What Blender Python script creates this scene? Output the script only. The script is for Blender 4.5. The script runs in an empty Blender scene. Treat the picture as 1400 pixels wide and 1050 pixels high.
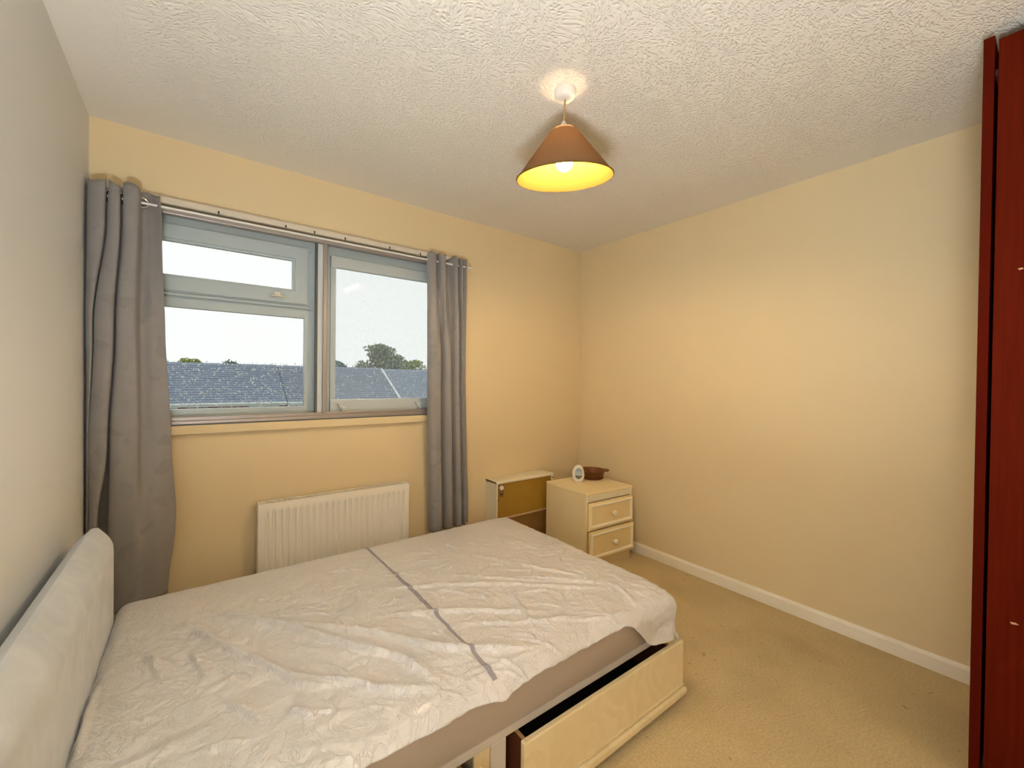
import bpy, bmesh, math, random
import numpy as np
from mathutils import Vector, Matrix, noise
random.seed(7)
S = bpy.context.scene
COL = S.collection
PI = math.pi

# ------------------------------------------------------------------ camera
F_PX, YAW, PITCH, ROLL = 573.34, 0.648533, -0.009037, 0.011564
CAM_Z = 1.29466
fw = Vector((math.sin(YAW)*math.cos(PITCH), math.cos(YAW)*math.cos(PITCH), math.sin(PITCH)))
rt = Vector((math.cos(YAW), -math.sin(YAW), 0)); up = rt.cross(fw)
c_, s_ = math.cos(ROLL), math.sin(ROLL)
rt, up = c_*rt + s_*up, -s_*rt + c_*up
cd = bpy.data.cameras.new('camera'); cam = bpy.data.objects.new('camera', cd); COL.objects.link(cam)
cd.sensor_width = 36; cd.lens = F_PX/1400*36; cd.clip_start = 0.02; cd.clip_end = 300
m = Matrix.Identity(4)
for i in range(3):
    m[i][0] = rt[i]; m[i][1] = up[i]; m[i][2] = -fw[i]
m[2][3] = CAM_Z
cam.matrix_world = m
S.camera = cam

# ------------------------------------------------------------------ light and exposure
LAMP_STRENGTH = 250.0          # bulb surface radiance
LAMP_COL = (1.0, 0.72, 0.42)
SKY = 0.52
FILL_HALL_W = 85.0  # strength of the lamp added in the unseen hall for fill
FILL_UP_W = 59.0                    # fill uplighter added unseen behind the viewer to light the ceiling
FILL_UP_COL = (0.92, 0.98, 1.05)
W = bpy.data.worlds.new('overcast_sky'); S.world = W; W.use_nodes = True
bg = W.node_tree.nodes['Background']; bg.inputs[0].default_value = (1.0, 1.0, 0.975, 1); bg.inputs[1].default_value = SKY
S.view_settings.view_transform = 'Standard'
try: S.view_settings.look = 'None'
except Exception: pass
S.view_settings.gamma = 1.0
S.view_settings.use_curve_mapping = False
S.view_settings.exposure = 1.08

# ------------------------------------------------------------------ room dimensions (metres)
XL, XR, YB, YF, H = -0.3675, 2.6896, 2.5693, -1.25, 2.42
OX0, OX1, OZ0, OZ1 = -0.30, 1.42, 1.060, 2.098      # window opening
WT = 0.28

# ------------------------------------------------------------------ helpers
def tag(o, label=None, cat=None, group=None, kind=None):
    if label: o['label'] = label
    if cat: o['category'] = cat
    if group: o['group'] = group
    if kind: o['kind'] = kind
    return o

def empty(name, loc, rz=0.0):
    o = bpy.data.objects.new(name, None); COL.objects.link(o)
    o.location = loc; o.rotation_euler = (0, 0, rz); o.empty_display_size = 0.1
    return o

class MB:
    def __init__(self): self.bm = bmesh.new()
    def _merge(self, b):
        me = bpy.data.meshes.new('tmp'); b.to_mesh(me); b.free()
        self.bm.from_mesh(me); bpy.data.meshes.remove(me)
    def box(self, x0, x1, y0, y1, z0, z1, bev=0.0, seg=2):
        b = bmesh.new(); bmesh.ops.create_cube(b, size=1)
        for v in b.verts:
            v.co = Vector(((x0+x1)/2+v.co.x*(x1-x0), (y0+y1)/2+v.co.y*(y1-y0), (z0+z1)/2+v.co.z*(z1-z0)))
        if bev > 0:
            bmesh.ops.bevel(b, geom=list(b.edges), offset=bev, segments=seg, profile=0.5, affect='EDGES')
        self._merge(b); return self
    def tube(self, pts, r, n=12, cap=True):
        pts = [Vector(p) for p in pts]; b = self.bm; rings = []
        for i, p in enumerate(pts):
            t = (pts[min(i+1, len(pts)-1)] - pts[max(i-1, 0)]).normalized()
            a = Vector((0, 0, 1)) if abs(t.z) < .9 else Vector((1, 0, 0))
            u = t.cross(a).normalized(); w = t.cross(u)
            rr = r[i] if isinstance(r, (list, tuple)) else r
            rings.append([b.verts.new(p + rr*(math.cos(2*PI*k/n)*u + math.sin(2*PI*k/n)*w)) for k in range(n)])
        for A, B in zip(rings, rings[1:]):
            for k in range(n): b.faces.new((A[k], A[(k+1) % n], B[(k+1) % n], B[k]))
        if cap: b.faces.new(rings[0][::-1]); b.faces.new(rings[-1])
        return self
    def lathe(self, prof, n=40, c=(0, 0, 0), sx=1, sy=1, cap0=False, cap1=False):
        b = self.bm; rings = []
        for r, z in prof:
            if r < 1e-6: rings.append([b.verts.new((c[0], c[1], c[2]+z))])
            else: rings.append([b.verts.new((c[0]+sx*r*math.cos(2*PI*k/n), c[1]+sy*r*math.sin(2*PI*k/n), c[2]+z)) for k in range(n)])
        for A, B in zip(rings, rings[1:]):
            for k in range(n):
                k2 = (k+1) % n
                if len(A) == 1 and len(B) == 1: continue
                if len(A) == 1: b.faces.new((A[0], B[k2], B[k]))
                elif len(B) == 1: b.faces.new((A[k], A[k2], B[0]))
                else: b.faces.new((A[k], A[k2], B[k2], B[k]))
        if cap0 and len(rings[0]) > 1: b.faces.new(rings[0][::-1])
        if cap1 and len(rings[-1]) > 1: b.faces.new(rings[-1])
        return self
    def prism(self, prof, axis, a0, a1):
        # closed profile of 2-D points swept along an axis; axis 'X': (y, z), 'Y': (x, z), 'Z': (x, y)
        f = {'X': lambda p, a: (a, p[0], p[1]), 'Y': lambda p, a: (p[0], a, p[1]), 'Z': lambda p, a: (p[0], p[1], a)}[axis]
        b = self.bm
        A = [b.verts.new(f(p, a0)) for p in prof]; B = [b.verts.new(f(p, a1)) for p in prof]
        n = len(prof)
        for k in range(n): b.faces.new((A[k], A[(k+1) % n], B[(k+1) % n], B[k]))
        b.faces.new(A[::-1]); b.faces.new(B)
        return self
    def move(self, M):
        bmesh.ops.transform(self.bm, matrix=M, verts=self.bm.verts); return self
    def build(self, name, mat, parent=None, smooth=False, loc=None):
        bm = self.bm
        bmesh.ops.recalc_face_normals(bm, faces=bm.faces)
        me = bpy.data.meshes.new(name); bm.to_mesh(me); bm.free()
        o = bpy.data.objects.new(name, me); COL.objects.link(o)
        if mat: me.materials.append(mat)
        if parent: o.parent = parent
        if loc: o.location = loc
        if smooth:
            for p in me.polygons: p.use_smooth = True
            if smooth != 'all':
                try: me.set_sharp_from_angle(angle=math.radians(40))
                except Exception: pass
        return o

def grid_mesh(name, V, nu, nv, mat, parent=None, smooth=True, closed_u=False):
    F = []
    for i in range(nu-1 if not closed_u else nu):
        i2 = (i+1) % nu
        for j in range(nv-1): F.append((i*nv+j, i2*nv+j, i2*nv+j+1, i*nv+j+1))
    me = bpy.data.meshes.new(name); me.from_pydata([tuple(v) for v in V], [], F); me.update()
    o = bpy.data.objects.new(name, me); COL.objects.link(o)
    me.materials.append(mat)
    if smooth: me.polygons.foreach_set('use_smooth', [True]*len(me.polygons))
    if parent: o.parent = parent
    return o

def copy_tree(o, parent=None):
    c = o.copy(); COL.objects.link(c); c.parent = parent
    for ch in list(o.children): copy_tree(ch, c)
    return c

# ------------------------------------------------------------------ materials
class NT:
    def __init__(self, name):
        self.m = bpy.data.materials.new(name); self.m.use_nodes = True
        self.t = self.m.node_tree; self.n = self.t.nodes; self.l = self.t.links
        self.b = self.n['Principled BSDF']; self.out = self.n['Material Output']
        self.co = self.n.new('ShaderNodeTexCoord').outputs['Object']
    def node(self, t, **kw):
        x = self.n.new(t)
        for k, v in kw.items(): setattr(x, k, v)
        return x
    def set(self, x, **kw):
        for k, v in kw.items():
            i = x.inputs[k.replace('_', ' ')]
            if hasattr(v, 'is_linked'): self.l.new(v, i)
            else: i.default_value = v
        return x
    def mapping(self, scale=(1, 1, 1), rot=(0, 0, 0), src=None):
        x = self.node('ShaderNodeMapping'); x.inputs['Scale'].default_value = scale; x.inputs['Rotation'].default_value = rot
        self.l.new(src or self.co, x.inputs['Vector']); return x.outputs[0]
    def noise(self, scale, detail=3, rough=.5, src=None, dist=0.0):
        x = self.node('ShaderNodeTexNoise'); self.l.new(src or self.co, x.inputs['Vector'])
        x.inputs['Scale'].default_value = scale; x.inputs['Detail'].default_value = detail
        x.inputs['Roughness'].default_value = rough; x.inputs['Distortion'].default_value = dist
        return x.outputs['Fac']
    def ramp(self, fac, stops):
        x = self.node('ShaderNodeValToRGB'); self.l.new(fac, x.inputs[0])
        el = x.color_ramp.elements
        while len(el) < len(stops): el.new(0.5)
        for e, (p, c) in zip(el, stops):
            e.position = p; e.color = (c, c, c, 1) if isinstance(c, (int, float)) else (*c, 1)
        return x.outputs[0]
    def mix(self, fac, a, b, blend='MIX'):
        x = self.node('ShaderNodeMix', data_type='RGBA', blend_type=blend)
        for i, v in ((0, fac), (6, a), (7, b)):
            if hasattr(v, 'is_linked'): self.l.new(v, x.inputs[i])
            else: x.inputs[i].default_value = v if isinstance(v, (int, float)) and i == 0 else ((*v, 1) if len(v) == 3 else v)
        return x.outputs[2]
    def math(self, op, a, b=0.0):
        x = self.node('ShaderNodeMath', operation=op)
        for i, v in enumerate((a, b)):
            if hasattr(v, 'is_linked'): self.l.new(v, x.inputs[i])
            else: x.inputs[i].default_value = v
        return x.outputs[0]
    def bump(self, h, strength=.3, dist=.002, prev=None):
        x = self.node('ShaderNodeBump'); self.l.new(h, x.inputs['Height'])
        x.inputs['Strength'].default_value = strength; x.inputs['Distance'].default_value = dist
        if prev: self.l.new(prev, x.inputs['Normal'])
        self.l.new(x.outputs[0], self.b.inputs['Normal']); return x.outputs[0]
    def base(self, c, rough=.6, metal=0.0, spec=None):
        if hasattr(c, 'is_linked'): self.l.new(c, self.b.inputs['Base Color'])
        else: self.b.inputs['Base Color'].default_value = (*c, 1)
        self.b.inputs['Roughness'].default_value = rough; self.b.inputs['Metallic'].default_value = metal
        if spec is not None: self.b.inputs['Specular IOR Level'].default_value = spec
        return self

def shade(c, k): return tuple(min(1, x*k) for x in c)

def plain(name, c, rough=.5, metal=0.0, var=.06, nscale=6.0, bump=0.0, bscale=300, spec=None):
    t = NT(name)
    f = t.noise(nscale, 4)
    col = t.mix(f, shade(c, 1-var), shade(c, 1+var))
    t.base(col, rough, metal, spec)
    if bump: t.bump(t.noise(bscale, 2), bump, .001)
    return t.m

M = {}
def wall_mat(name, c):
    t = NT(name)
    f = t.noise(1.6, 4); g = t.noise(28, 3)
    col = t.mix(f, shade(c, .96), shade(c, 1.03)); col = t.mix(t.math('MULTIPLY', g, .10), col, shade(c, .86))
    t.base(col, .75, spec=.25)
    b = t.bump(t.noise(140, 3, .6), .22, .0015)
    t.bump(t.noise(9, 3), .15, .006, b)
    return t.m
M['wall'] = wall_mat('magnolia_emulsion', (.80, .645, .385))
M['wall_left'] = wall_mat('left_wall_pale', (.83, .84, .83))  # left wall tone, paler and less yellow than the other walls

def ceiling_mat():
    t = NT('stippled_ceiling_paint')
    sep = t.node('ShaderNodeSeparateXYZ'); t.l.new(t.co, sep.inputs[0])
    warp = t.node('ShaderNodeVectorMath', operation='MULTIPLY_ADD')
    nz = t.node('ShaderNodeTexNoise'); nz.inputs['Scale'].default_value = 5; t.l.new(t.co, nz.inputs['Vector'])
    t.l.new(nz.outputs['Color'], warp.inputs[0]); warp.inputs[1].default_value = (.14, .14, .14); t.l.new(t.co, warp.inputs[2])
    mp = t.mapping((66, 125, 66), (0, 0, .55), warp.outputs[0])
    v = t.node('ShaderNodeTexVoronoi', feature='SMOOTH_F1'); v.inputs['Scale'].default_value = 1.0; v.inputs['Smoothness'].default_value = .35
    t.l.new(mp, v.inputs['Vector'])
    h1 = t.ramp(v.outputs['Distance'], [(.12, 0), (.55, 1)])
    n2 = t.noise(110, 3, .6, src=warp.outputs[0], dist=.8)
    h = t.math('ADD', t.math('MULTIPLY', h1, .75), t.math('MULTIPLY', n2, .7))
    # the plasterer's smooth band next to the walls
    dx = t.math('MINIMUM', t.math('SUBTRACT', sep.outputs[0], XL), t.math('SUBTRACT', XR, sep.outputs[0]))
    dy = t.math('SUBTRACT', YB, sep.outputs[1])
    d = t.math('MINIMUM', dx, dy)
    k = t.ramp(t.math('ADD', d, t.math('MULTIPLY', t.math('SUBTRACT', t.noise(6, 2), .5), .08)), [(.02, .04), (.30, 1)])
    h = t.math('MULTIPLY', h, k)
    col = t.mix(t.noise(2, 3), (.77, .72, .62), (.81, .76, .66))
    t.base(col, .85, spec=.15)
    t.bump(h, .62, .008)
    return t.m
M['ceiling'] = ceiling_mat()

def carpet_mat():
    t = NT('beige_cut_pile_carpet')
    a = t.noise(420, 2, .7); b_ = t.noise(105, 4, .7); c = t.noise(3, 3)
    col = t.mix(t.ramp(b_, [(.35, 0), (.68, 1)]), (.68, .50, .235), (1.0, .82, .48))
    col = t.mix(t.ramp(a, [(.3, 0), (.7, 1)]), col, (.88, .69, .37))
    col = t.mix(t.math('MULTIPLY', t.ramp(c, [(.4, 0), (.7, 1)]), .30), col, (.50, .35, .17))
    col = t.mix(t.math('MULTIPLY', t.ramp(t.noise(26, 2), [(.70, 0), (.76, 1)]), .5), col, (.33, .23, .12))
    t.base(col, .95, spec=.1)
    h = t.math('ADD', t.math('MULTIPLY', a, .5), b_)
    t.bump(h, .9, .009)
    return t.m
M['carpet'] = carpet_mat()
M['gloss_white'] = plain('white_gloss_paint', (.93, .87, .73), .35, bump=.1, bscale=60)
M['upvc'] = plain('white_upvc', (.56, .62, .63), .3, var=.03)
M['upvc_sky_lit'] = plain('sky_lit_upvc', (.66, .69, .68), .3, var=.03)  # paler copy of the uPVC; brightness from the sky put into its colour
M['alu'] = plain('satin_aluminium', (.40, .36, .33), .42, .55, var=.05)
M['alu_dark'] = plain('dark_seal', (.09, .11, .11), .6)
M['rail'] = plain('cream_plastic_rail', (.74, .66, .52), .4)
M['dark'] = plain('black_plastic', (.02, .018, .015), .5)
M['white_rod'] = plain('white_rod_enamel', (.85, .82, .76), .25)
M['steel'] = plain('bright_steel', (.75, .74, .72), .22, 1.0)
M['radiator'] = plain('radiator_enamel', (.90, .85, .74), .35, var=.02)
M['rad_dark'] = plain('radiator_inner_dark', (.07, .055, .04), .7)
M['heater_case'] = plain('heater_cream_steel', (.86, .79, .58), .4, var=.05, nscale=25)
M['heater_brown'] = plain('heater_brown_panel', (.37, .205, .022), .42, var=.10, nscale=14)
M['heater_tan'] = plain('heater_tan_strip', (.62, .42, .25), .4)
M['heater_base'] = plain('heater_lower_brown', (.26, .14, .04), .5, var=.2, nscale=20)
M['cabinet'] = plain('cream_foil_board', (.95, .80, .47), .42, var=.04, nscale=9)
M['cabinet_trim'] = plain('pale_cream_moulding', (.95, .87, .64), .38, var=.03)
M['cabinet_panel'] = plain('cream_drawer_front', (.86, .69, .36), .42, var=.04, nscale=9)
M['cabinet_dark'] = plain('cabinet_plinth_tan', (.74, .57, .30), .5)

def wardrobe_mat():
    t = NT('dark_mahogany_veneer')
    mp = t.mapping((30, 30, 1.3)); f = t.noise(3, 5, .6, src=mp); g = t.noise(5.0, 3)
    col = t.mix(t.ramp(f, [(.3, 0), (.7, 1)]), (.072, .0055, .0015), (.105, .009, .0025))
    col = t.mix(t.math('MULTIPLY', g, .4), col, (.110, .013, .003))
    t.base(col, .7, spec=.02)
    t.bump(f, .08, .001)
    return t.m
M['mahogany'] = wardrobe_mat()
M['mahogany_edge'] = plain('mahogany_edge_band', (.078, .006, .0016), .7, spec=.02)
M['chip'] = plain('chipped_veneer', (.55, .33, .18), .8)
M['carcass'] = plain('dark_board', (.10, .03, .015), .7)

def fabric_mat(name, c, pat=.12, rough=.85, transl=0.0, sheen=.3):
    t = NT(name)
    weave = t.noise(900, 1); p = t.noise(7, 4, .55, dist=1.5)
    v = t.node('ShaderNodeTexVoronoi', feature='F1'); v.inputs['Scale'].default_value = 9
    wv = t.node('ShaderNodeVectorMath', operation='MULTIPLY_ADD')
    nz = t.node('ShaderNodeTexNoise'); nz.inputs['Scale'].default_value = 5; t.l.new(t.co, nz.inputs['Vector'])
    t.l.new(nz.outputs['Color'], wv.inputs[0]); wv.inputs[1].default_value = (.35, .35, .5); t.l.new(t.co, wv.inputs[2])
    t.l.new(wv.outputs[0], v.inputs['Vector'])
    leaf = t.ramp(v.outputs['Distance'], [(.30, 1), (.36, 0)])
    leaf = t.math('MULTIPLY', leaf, t.ramp(p, [(.42, 0), (.55, 1)]))
    col = t.mix(p, shade(c, 1-pat), shade(c, 1+pat))
    col = t.mix(t.math('MULTIPLY', leaf, .35), col, shade(c, .72))
    t.base(col, rough, spec=.3)
    t.b.inputs['Sheen Weight'].default_value = sheen; t.b.inputs['Sheen Roughness'].default_value = .4
    t.bump(weave, .15, .0006)
    if transl:
        tr = t.node('ShaderNodeBsdfTranslucent'); t.l.new(col, tr.inputs['Color'])
        mx = t.node('ShaderNodeMixShader'); mx.inputs[0].default_value = transl
        t.l.new(t.b.outputs[0], mx.inputs[1]); t.l.new(tr.outputs[0], mx.inputs[2]); t.l.new(mx.outputs[0], t.out.inputs['Surface'])
    return t.m
M['curtain'] = fabric_mat('grey_jacquard_satin', (.40, .38, .36), .10, .55, .28, .25)

def velvet():
    t = NT('pale_grey_velvet')
    p = t.noise(8, 4, .6, dist=.8); q = t.noise(500, 2)
    col = t.mix(t.ramp(p, [(.35, 0), (.68, 1)]), (.55, .585, .62), (.68, .71, .745))
    t.base(col, .8, spec=.2); t.b.inputs['Sheen Weight'].default_value = .45
    t.bump(q, .2, .001)
    return t.m
M['velvet'] = velvet()

def plastic_cover():
    t = NT('crinkled_polythene_cover')
    w = t.noise(9, 5, .65, dist=2.2); cr = t.noise(34, 4, .7, dist=1.2)
    col = t.mix(t.noise(5, 3), (.71, .685, .65), (.79, .765, .74))
    t.base(col, .30, spec=.5)
    t.b.inputs['Coat Weight'].default_value = .25; t.b.inputs['Coat Roughness'].default_value = .2
    b = t.bump(cr, .40, .010)
    r1 = t.math('ABSOLUTE', t.math('SUBTRACT', w, .5)); t.bump(t.ramp(r1, [(0, 1), (.05, 0)]), .5, .006, b)
    return t.m
M['cover'] = plastic_cover()
M['mattress'] = plain('mattress_border_fabric', (.43, .355, .28), .6, var=.06, nscale=4, bump=.1, bscale=80)  # border fabric darkened; the shade on its side is put into the colour
M['strap'] = plain('lilac_grey_strap', (.33, .30, .32), .7)
M['bed_rim'] = plain('pale_grey_bed_fabric', (.60, .54, .45), .8, bump=.2, bscale=500)
M['black_cloth'] = plain('black_underlining', (.012, .010, .009), .95)
M['drawer_wood'] = plain('red_brown_drawer_board', (.17, .05, .02), .55, var=.2, nscale=12)
M['drawer_edge'] = plain('raw_drawer_edge', (.50, .27, .10), .6)

def damask():
    t = NT('gold_damask_fabric')
    nz = t.node('ShaderNodeTexNoise'); nz.inputs['Scale'].default_value = 6; nz.inputs['Detail'].default_value = 2; t.l.new(t.co, nz.inputs['Vector'])
    wv = t.node('ShaderNodeVectorMath', operation='MULTIPLY_ADD')
    t.l.new(nz.outputs['Color'], wv.inputs[0]); wv.inputs[1].default_value = (.30, .30, .30); t.l.new(t.co, wv.inputs[2])
    wave = t.node('ShaderNodeTexWave', wave_type='RINGS', rings_direction='SPHERICAL'); wave.inputs['Scale'].default_value = 5
    wave.inputs['Distortion'].default_value = 5; wave.inputs['Detail'].default_value = 1.5; t.l.new(wv.outputs[0], wave.inputs['Vector'])
    fine = t.noise(160, 2)
    pat = t.math('MULTIPLY', t.ramp(wave.outputs['Fac'], [(.35, 0), (.6, 1)]), t.ramp(t.noise(5, 2), [(.35, .2), (.6, 1)]))
    col = t.mix(pat, (.74, .59, .32), (.70, .55, .28)); col = t.mix(t.math('MULTIPLY', fine, .25), col, (.84, .72, .46))
    t.base(col, .5, spec=.4)
    t.b.inputs['Sheen Weight'].default_value = .2
    t.bump(pat, .35, .002)
    return t.m
M['damask'] = damask()

def lampshade():
    t = NT('terracotta_pleated_fabric_shade')
    f = t.noise(140, 2); col = t.mix(f, (.21, .112, .052), (.25, .135, .064))
    d = t.node('ShaderNodeBsdfDiffuse'); t.l.new(col, d.inputs[0])
    tr = t.node('ShaderNodeBsdfTranslucent'); t.l.new(t.mix(f, (.60, .36, .20), (.66, .40, .24)), tr.inputs[0])
    mx = t.node('ShaderNodeMixShader'); mx.inputs[0].default_value = .04
    t.l.new(d.outputs[0], mx.inputs[1]); t.l.new(tr.outputs[0], mx.inputs[2]); t.l.new(mx.outputs[0], t.out.inputs['Surface'])
    return t.m
M['shade'] = lampshade()
def shade_lining():
    t = NT('cream_shade_lining')
    d = t.node('ShaderNodeBsdfDiffuse'); d.inputs[0].default_value = (.150, .100, .022, 1)
    tr = t.node('ShaderNodeBsdfTranslucent'); tr.inputs[0].default_value = (.70, .50, .28, 1)
    mx = t.node('ShaderNodeMixShader'); mx.inputs[0].default_value = .12
    t.l.new(d.outputs[0], mx.inputs[1]); t.l.new(tr.outputs[0], mx.inputs[2]); t.l.new(mx.outputs[0], t.out.inputs['Surface'])
    return t.m
M['lining'] = shade_lining()
def bulb_mat():
    t = NT('glowing_bulb')
    e = t.node('ShaderNodeEmission'); e.inputs[0].default_value = (*LAMP_COL, 1); e.inputs[1].default_value = LAMP_STRENGTH
    t.l.new(e.outputs[0], t.out.inputs['Surface']); return t.m
M['bulb'] = bulb_mat()
M['white_plastic'] = plain('white_plastic', (.80, .76, .68), .35)
M['cord'] = plain('brown_gold_flex', (.42, .28, .10), .6)

def glass(name, drops, haze=0.0, dens=55):
    t = NT(name)
    tr = t.node('ShaderNodeBsdfTransparent'); tr.inputs[0].default_value = (.97, .98, .98, 1)
    gl = t.node('ShaderNodeBsdfGlossy'); gl.inputs['Roughness'].default_value = .02
    fr = t.node('ShaderNodeFresnel'); fr.inputs[0].default_value = 1.12
    mx = t.node('ShaderNodeMixShader'); t.l.new(fr.outputs[0], mx.inputs[0]); t.l.new(tr.outputs[0], mx.inputs[1]); t.l.new(gl.outputs[0], mx.inputs[2])
    last = mx.outputs[0]
    if drops:
        mp = t.mapping((1, 1, .7))
        v = t.node('ShaderNodeTexVoronoi', feature='F1'); v.inputs['Scale'].default_value = dens; t.l.new(mp, v.inputs['Vector'])
        wob = t.math('ADD', v.outputs['Distance'], t.math('MULTIPLY', t.math('SUBTRACT', t.noise(160, 2), .5), .5))
        big = t.ramp(t.noise(11, 3), [(.35, .3), (.65, 1)])
        mask = t.math('MULTIPLY', t.ramp(wob, [(.20, 1), (.36, 0)]), big)
        mask = t.math('ADD', t.math('MULTIPLY', mask, drops), haze)
        d = t.node('ShaderNodeBsdfTranslucent'); d.inputs[0].default_value = (.92, .95, 1, 1)
        m2 = t.node('ShaderNodeMixShader'); t.l.new(mask, m2.inputs[0]); t.l.new(last, m2.inputs[1]); t.l.new(d.outputs[0], m2.inputs[2]); last = m2.outputs[0]
    t.l.new(last, t.out.inputs['Surface']); return t.m
M['glass'] = glass('clear_window_glass', 0)
M['glass_misty'] = glass('misted_window_glass', .08, .09, 70)
def water():
    t = NT('water_droplets')
    rf = t.node('ShaderNodeBsdfRefraction'); rf.inputs['IOR'].default_value = 1.33; rf.inputs['Roughness'].default_value = .05
    tr = t.node('ShaderNodeBsdfTranslucent'); tr.inputs[0].default_value = (.9, .95, 1, 1)
    m1 = t.node('ShaderNodeMixShader'); m1.inputs[0].default_value = .5; t.l.new(rf.outputs[0], m1.inputs[1]); t.l.new(tr.outputs[0], m1.inputs[2])
    t.l.new(m1.outputs[0], t.out.inputs['Surface']); return t.m
M['water'] = water()
def amber():
    t = NT('amber_brown_glass')
    t.base((.36, .14, .035), .08, spec=.6)
    t.b.inputs['Transmission Weight'].default_value = .8; t.b.inputs['IOR'].default_value = 1.4
    return t.m
M['amber'] = amber()
M['egg_white'] = plain('glossy_white_plastic', (.86, .82, .73), .3)
def egg_face():
    t = NT('grey_blue_picture')
    sep = t.node('ShaderNodeSeparateXYZ'); t.l.new(t.co, sep.inputs[0])
    z = t.math('ADD', sep.outputs[2], t.math('MULTIPLY', t.math('SUBTRACT', t.noise(60, 2), .5), .012))
    col = t.ramp(t.math('MULTIPLY', z, 8), [(.28, (.16, .19, .17)), (.40, (.09, .11, .10)), (.46, (.50, .55, .50)), (.56, (.42, .52, .53)), (.76, (.27, .36, .38))])
    t.base(col, .4); return t.m
M['egg_face'] = egg_face()
def rooftile(name, c):
    t = NT(name)
    f = t.noise(1.5, 4); g = t.noise(14, 2)
    col = t.mix(f, shade(c, .8), shade(c, 1.2)); col = t.mix(t.math('MULTIPLY', g, .3), col, shade(c, .6))
    t.base(col, .8, spec=.2); return t.m
M['roof_blue'] = rooftile('blue_grey_roof_tile', (.26, .31, .39))
M['roof_grey'] = rooftile('grey_roof_tile', (.27, .31, .37))
M['roof_slate'] = rooftile('pale_slate_roof_tile', (.30, .35, .42))
def brick():
    t = NT('red_brick_wall')
    b = t.node('ShaderNodeTexBrick'); t.l.new(t.mapping((1, 1, 1), (PI/2, 0, 0)), b.inputs['Vector'])
    b.inputs['Scale'].default_value = 4.4; b.inputs['Color1'].default_value = (.42, .13, .10, 1); b.inputs['Color2'].default_value = (.33, .10, .08, 1)
    b.inputs['Mortar'].default_value = (.45, .36, .30, 1)
    t.base(b.outputs[0], .9); return t.m
M['brick'] = brick()
M['fascia'] = plain('white_fascia', (.70, .74, .74), .5)
M['house_pane'] = plain('dark_house_pane', (.20, .24, .24), .15)
def leafm(name, c):
    t = NT(name)
    col = t.mix(t.noise(3, 3), shade(c, .65), shade(c, 1.35)); t.base(col, .7, spec=.2); return t.m
M['leaf_olive'] = leafm('olive_foliage', (.23, .26, .15))
M['leaf_lime'] = leafm('lime_foliage', (.30, .36, .07))
M['leaf_blue'] = leafm('blue_green_foliage', (.19, .26, .22))
M['bark'] = plain('bark', (.12, .09, .06), .9)
M['lawn'] = plain('garden_grass', (.11, .16, .05), .95, var=.3)

# ------------------------------------------------------------------ room shell
def struct(mb, name, mat, label=None, parent=None, smooth=False):
    o = mb.build(name, mat, parent, smooth); o['kind'] = 'structure'
    if label: o['label'] = label
    return o
struct(MB().box(XL-.1, XR+.1, YF-.1, YB+WT, -.12, 0), 'floor', M['carpet'], 'beige carpeted floor')
struct(MB().box(XL-.1, XR+.1, YF-.1, YB+WT, H, H+.12), 'ceiling', M['ceiling'], 'off-white stippled textured ceiling')
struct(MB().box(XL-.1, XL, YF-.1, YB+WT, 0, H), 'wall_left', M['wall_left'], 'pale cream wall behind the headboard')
struct(MB().box(XR, XR+.1, YF-.1, YB+WT, 0, H), 'wall_right', M['wall'], 'plain cream wall on the right')
wb = MB()
wb.box(XL, OX0, YB, YB+WT, 0, H).box(OX1, XR, YB, YB+WT, 0, H).box(OX0, OX1, YB, YB+WT, 0, OZ0).box(OX0, OX1, YB, YB+WT, OZ1, H)
struct(wb, 'wall_back', M['wall'], 'cream wall with the window in it')
# wall behind the camera; unseen doorway and hall added to let in fill light
DX0, DX1, DZ = .30, 1.10, 2.0
wf = MB()
wf.box(XL, DX0, YF-.1, YF, 0, H).box(DX1, XR, YF-.1, YF, 0, H).box(DX0, DX1, YF-.1, YF, DZ, H)
struct(wf, 'wall_front', M['wall'], 'cream wall with the added doorway behind the viewer')
hb = MB()
hb.box(XL-.1, XR+.1, YF-1.3, YF-.1, -.12, 0)
struct(hb, 'floor', M['carpet'], 'beige carpet of the added hall beyond the doorway')
hw = MB().box(XL-.1, XR+.1, YF-1.4, YF-1.3, 0, H).box(XL-.1, XL, YF-1.3, YF-.1, 0, H).box(XR, XR+.1, YF-1.3, YF-.1, 0, H)
struct(hw, 'wall_added_hall', M['wall'], 'cream wall of the added hall beyond the doorway')
struct(MB().box(XL-.1, XR+.1, YF-1.4, YF-.1, H, H+.12), 'ceiling', M['ceiling'], 'ceiling of the added hall beyond the doorway')
tr = MB().box(DX0-.06, DX0, YF, YF+.018, 0, DZ+.06, .004).box(DX1, DX1+.06, YF, YF+.018, 0, DZ+.06, .004).box(DX0, DX1, YF, YF+.018, DZ, DZ+.06, .004)
struct(tr, 'trim_1', M['gloss_white'], 'white architrave round the added doorway behind the viewer')

def skirting(name, axis, a0, a1, wall, sgn, label):
    h, d = .072, .016
    prof = [(wall, 0), (wall+sgn*d, 0), (wall+sgn*d, h-.014), (wall+sgn*d*.75, h-.005), (wall+sgn*d*.4, h), (wall, h)]
    struct(MB().prism(prof, axis, a0, a1), name, M['gloss_white'], label)
skirting('baseboard_right', 'Y', YF, YB, XR, -1, 'white painted skirting along the right wall')
skirting('baseboard_left', 'Y', YF, YB, XL, 1, 'white painted skirting along the left wall')
skirting('baseboard_back', 'X', XL+.016, XR-.016, YB, -1, 'white painted skirting under the window')

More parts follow.
